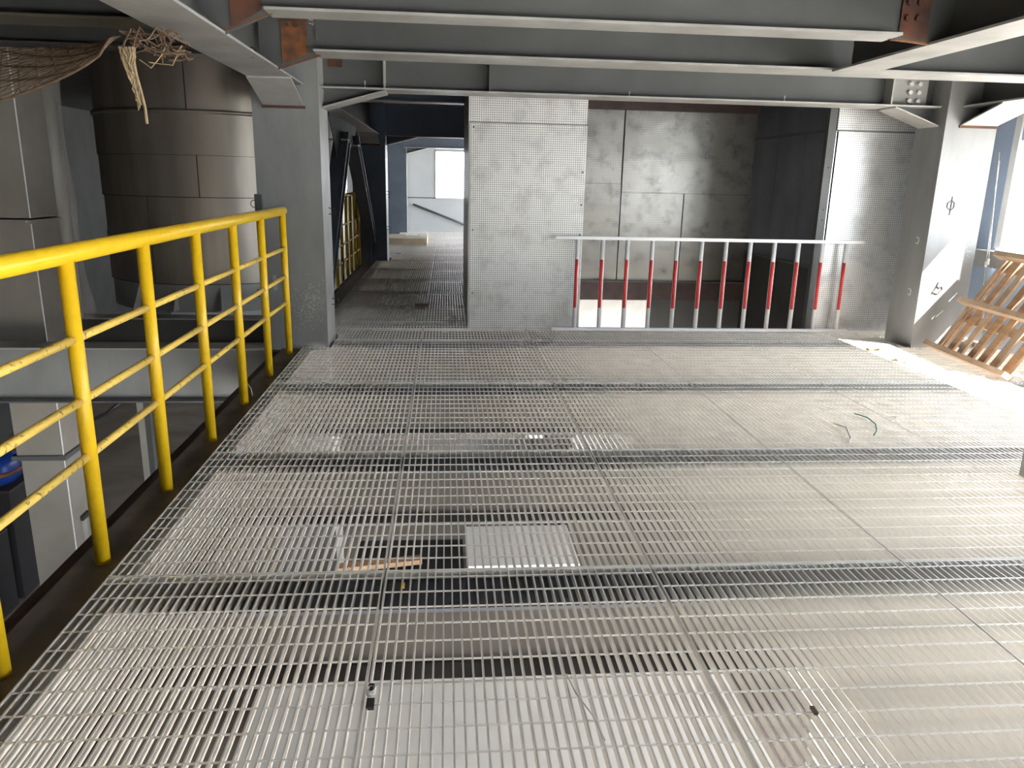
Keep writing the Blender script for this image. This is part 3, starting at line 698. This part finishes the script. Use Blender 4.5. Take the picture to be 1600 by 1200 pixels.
sl = [.03, .10, .22, .39, .55, .70, .86, 1.04, 1.10]; sw = [.055, .03, .085, .07, .08, .085, .095, .05, .085]
sl = [.035, .115, .205, .365, .53, .69, .86, 1.03]; sw = [.05, .022, .085, .075, .085, .09, .09, .10]
for k, (a, b) in enumerate(zip(sl, sw)):
    pb(a, a + b, .03 + (k % 3) * .004, .985, -.022, 0, 'slat', 'wood' if k % 3 else 'wood2', skew=random.uniform(-.008, .008))
for v, w_ in ((.0, .045), (.47, .05), (.955, .05)):
    o = pb(-.03, Lb + .02, v, v + .045, -.0, .085, 'stringer', 'wood2')
pb(0, Lb, .33, .41, -.045, -.022, 'back_board', 'wood2'); pb(0, Lb, .85, .93, -.045, -.022, 'back_board', 'wood2')
for k in range(4): box(0, .001, 0, .001, 0, .001)

# thin leaning rods at the right column
for i, (a, b, lab) in enumerate((((4.86, 6.50, 0.0), (4.93, 6.80, 1.75), 'thin pale steel rod leaning by the right column, nearer of two'),
                                 ((4.90, 6.62, 0.0), (4.99, 6.86, 1.68), 'thin pale steel rod leaning by the right column, further of two'))):
    t = tag(empty('steel_rod', a), lab, 'rod'); dv = Vector(b) - Vector(a)
    MB().tube([(0, 0, 0), dv], .0055, 8).build('rod_shaft', 'paint_light', t, smooth=True)
    MB().tube([dv * .44, dv * .47], .011, 8).build('rod_coupler', 'alu', t, smooth=True)

# box cut by the right edge of the frame
t = tag(empty('yellow_carton', (2.950, 3.455, .001)), 'thin yellow and grey carton standing cut off by the right frame edge', 'box')
box(0.003, .30, 0, .045, 0, .132).build('carton_body', 'boxyel', t); box(0, .30, -.001, .046, .132, .14).build('carton_lid', 'paint_light', t)
box(0, .003, -.001, .046, 0, .132).build('side_flap', 'paint_light', t); t.rotation_euler.z = math.radians(-10)

# plank in the far corridor
t = tag(empty('packing_board', (-.86, 17.5, .004)), 'pale packing board lying at the far end of the corridor', 'board')
box(-.44, .44, -.55, .75, .0, .14).build('board_body', 'woodpale', t)
box(-.05, .22, .0, .35, .14, .17).build('paper_sheet', 'paper', t); box(.26, .42, .1, .35, .14, .20).build('paper_sheet', 'paper', t)
# diagonal pipe on far wall
t = tag(empty('wall_pipe', (-.9, 21.42, 0)), 'grey diagonal pipe fixed across the far wall below the window', 'pipe')
MB().tube([(0, 0, .72), (1.9, 0, 0.02)], .03, 8).build('pipe_run', 'paint', t, smooth=True)

# ------------------------------------------------------------------ debris on the grating
def leafy(x, y, s, label, m='leaf', name='dry_leaf', cat='leaf'):
    t = MB(); r = random.Random(int(x * 100 + y * 10))
    for k in range(7):
        cx, cy = r.gauss(0, s * .3), r.gauss(0, s * .2); n_ = 7; R = s * r.uniform(.25, .45)
        ring_ = [(cx + R * math.cos(q * 6.283 / n_) * r.uniform(.6, 1.2), cy + R * math.sin(q * 6.283 / n_) * r.uniform(.6, 1.2), .004 + k * .002 + r.uniform(0, s * .12)) for q in range(n_)]
        t.add(ring_ + [(cx, cy, .012 + k * .002)], [(i, (i + 1) % n_, n_) for i in range(n_)])
    o = t.build(name, m, loc=(x, y, 0)); tag(o, label, cat)
leafy(-.733, 7.18, .055, 'crumpled dry leaf on the grating near the left column foot')
leafy(-.003, 7.17, .055, 'crumpled dry leaf on the grating before the casing corner')
leafy(3.868, 6.50, .13, 'clump of dry leaves in front of the right column')
leafy(3.843, 6.02, .10, 'small clump of dry leaves on the edge of the sunlit strip')
leafy(-.063, 13.96, .10, 'white crumpled scrap far along the corridor', 'paper', 'paper_scrap', 'scrap')
leafy(.07, 8.0, .08, 'white flat scrap beside the casing at the corridor mouth', 'paper', 'paper_scrap', 'scrap')
leafy(2.29, 7.22, .10, 'white plastic scrap caught on the barrier foot rail', 'paper', 'plastic_scrap', 'scrap')
leafy(2.852, 4.452, .025, 'tiny white scrap right of the green wire', 'paper', 'paper_scrap', 'scrap')
leafy(-.9, 14.9, .09, 'brown leaf litter beside the corridor column', 'rustdark')
def wire(name, pts, r, m, label, cat='wire'):
    o = MB().tube(pts, r, 6).build(name, m, smooth=True); tag(o, label, cat); return o
wire('pale_wire', [(2.374, 4.327, .012), (2.40, 4.22, .02), (2.36, 4.12, .018), (2.34, 4.05, .012), (2.295, 3.997, .008)], .006, 'wirepale', 'short pale bent wire on the grating')
wire('green_wire', [(2.628, 4.551, .008), (2.66, 4.45, .012), (2.64, 4.32, .012), (2.58, 4.2, .010), (2.516, 4.118, .008)], .004, 'green', 'curved green wire piece on the grating')
wire('wood_splinter', [(-.36, 8.83, .012), (-.20, 8.84, .014)], .012, 'woodpale', 'short wood splinter on the corridor grating', 'splinter')
wire('pale_wire', [(.355, 1.96, .006), (.37, 1.87, .005), (.40, 1.78, .004), (.415, 1.68, .004)], .0022, 'wirepale', 'thin pale wire lying lengthwise on the nearest grating')
t = tag(empty('wire_knot', (-.212, 1.90, 0)), 'grey knotted wire clip on the nearest grating joint', 'clip')
mb = MB(); r = random.Random(5)
mb.tube([(.012 * math.cos(q * .7), .022 * math.sin(q * .7) * (1 - q * .02), .006 + .001 * q) for q in range(20)], .0035, 6)
mb.build('wire_coil', 'galv', t, smooth=True)
MB().tube([(0, .02, .006), (0, .02, .02)], .010, 6).build('clip_nut', 'wire', t)
box(-.010, .012, -.055, -.015, -.006, .004).build('clip_tab', 'wire', t)
for i, (x, y, lab) in enumerate(((1.025, 1.765, 'brown speck of debris on the nearest grating at lower right'), (-.155, 2.5, 'small yellow splinter beside the nearest panel joint'))):
    o = box(-.006, .006, -.015, .015, 0, .008).build('debris_chip', ['rustdark', 'boxyel'][i], loc=(x, y, 0)); tag(o, lab, 'debris')
wire('curled_wire', [(-1.44, 5.35, -.02), (-1.40, 5.25, .05), (-1.36, 5.18, .06), (-1.31, 5.12, .02), (-1.30, 5.1, -.025)], .003, 'wirepale', 'thin curled wire by the foot of a yellow post')
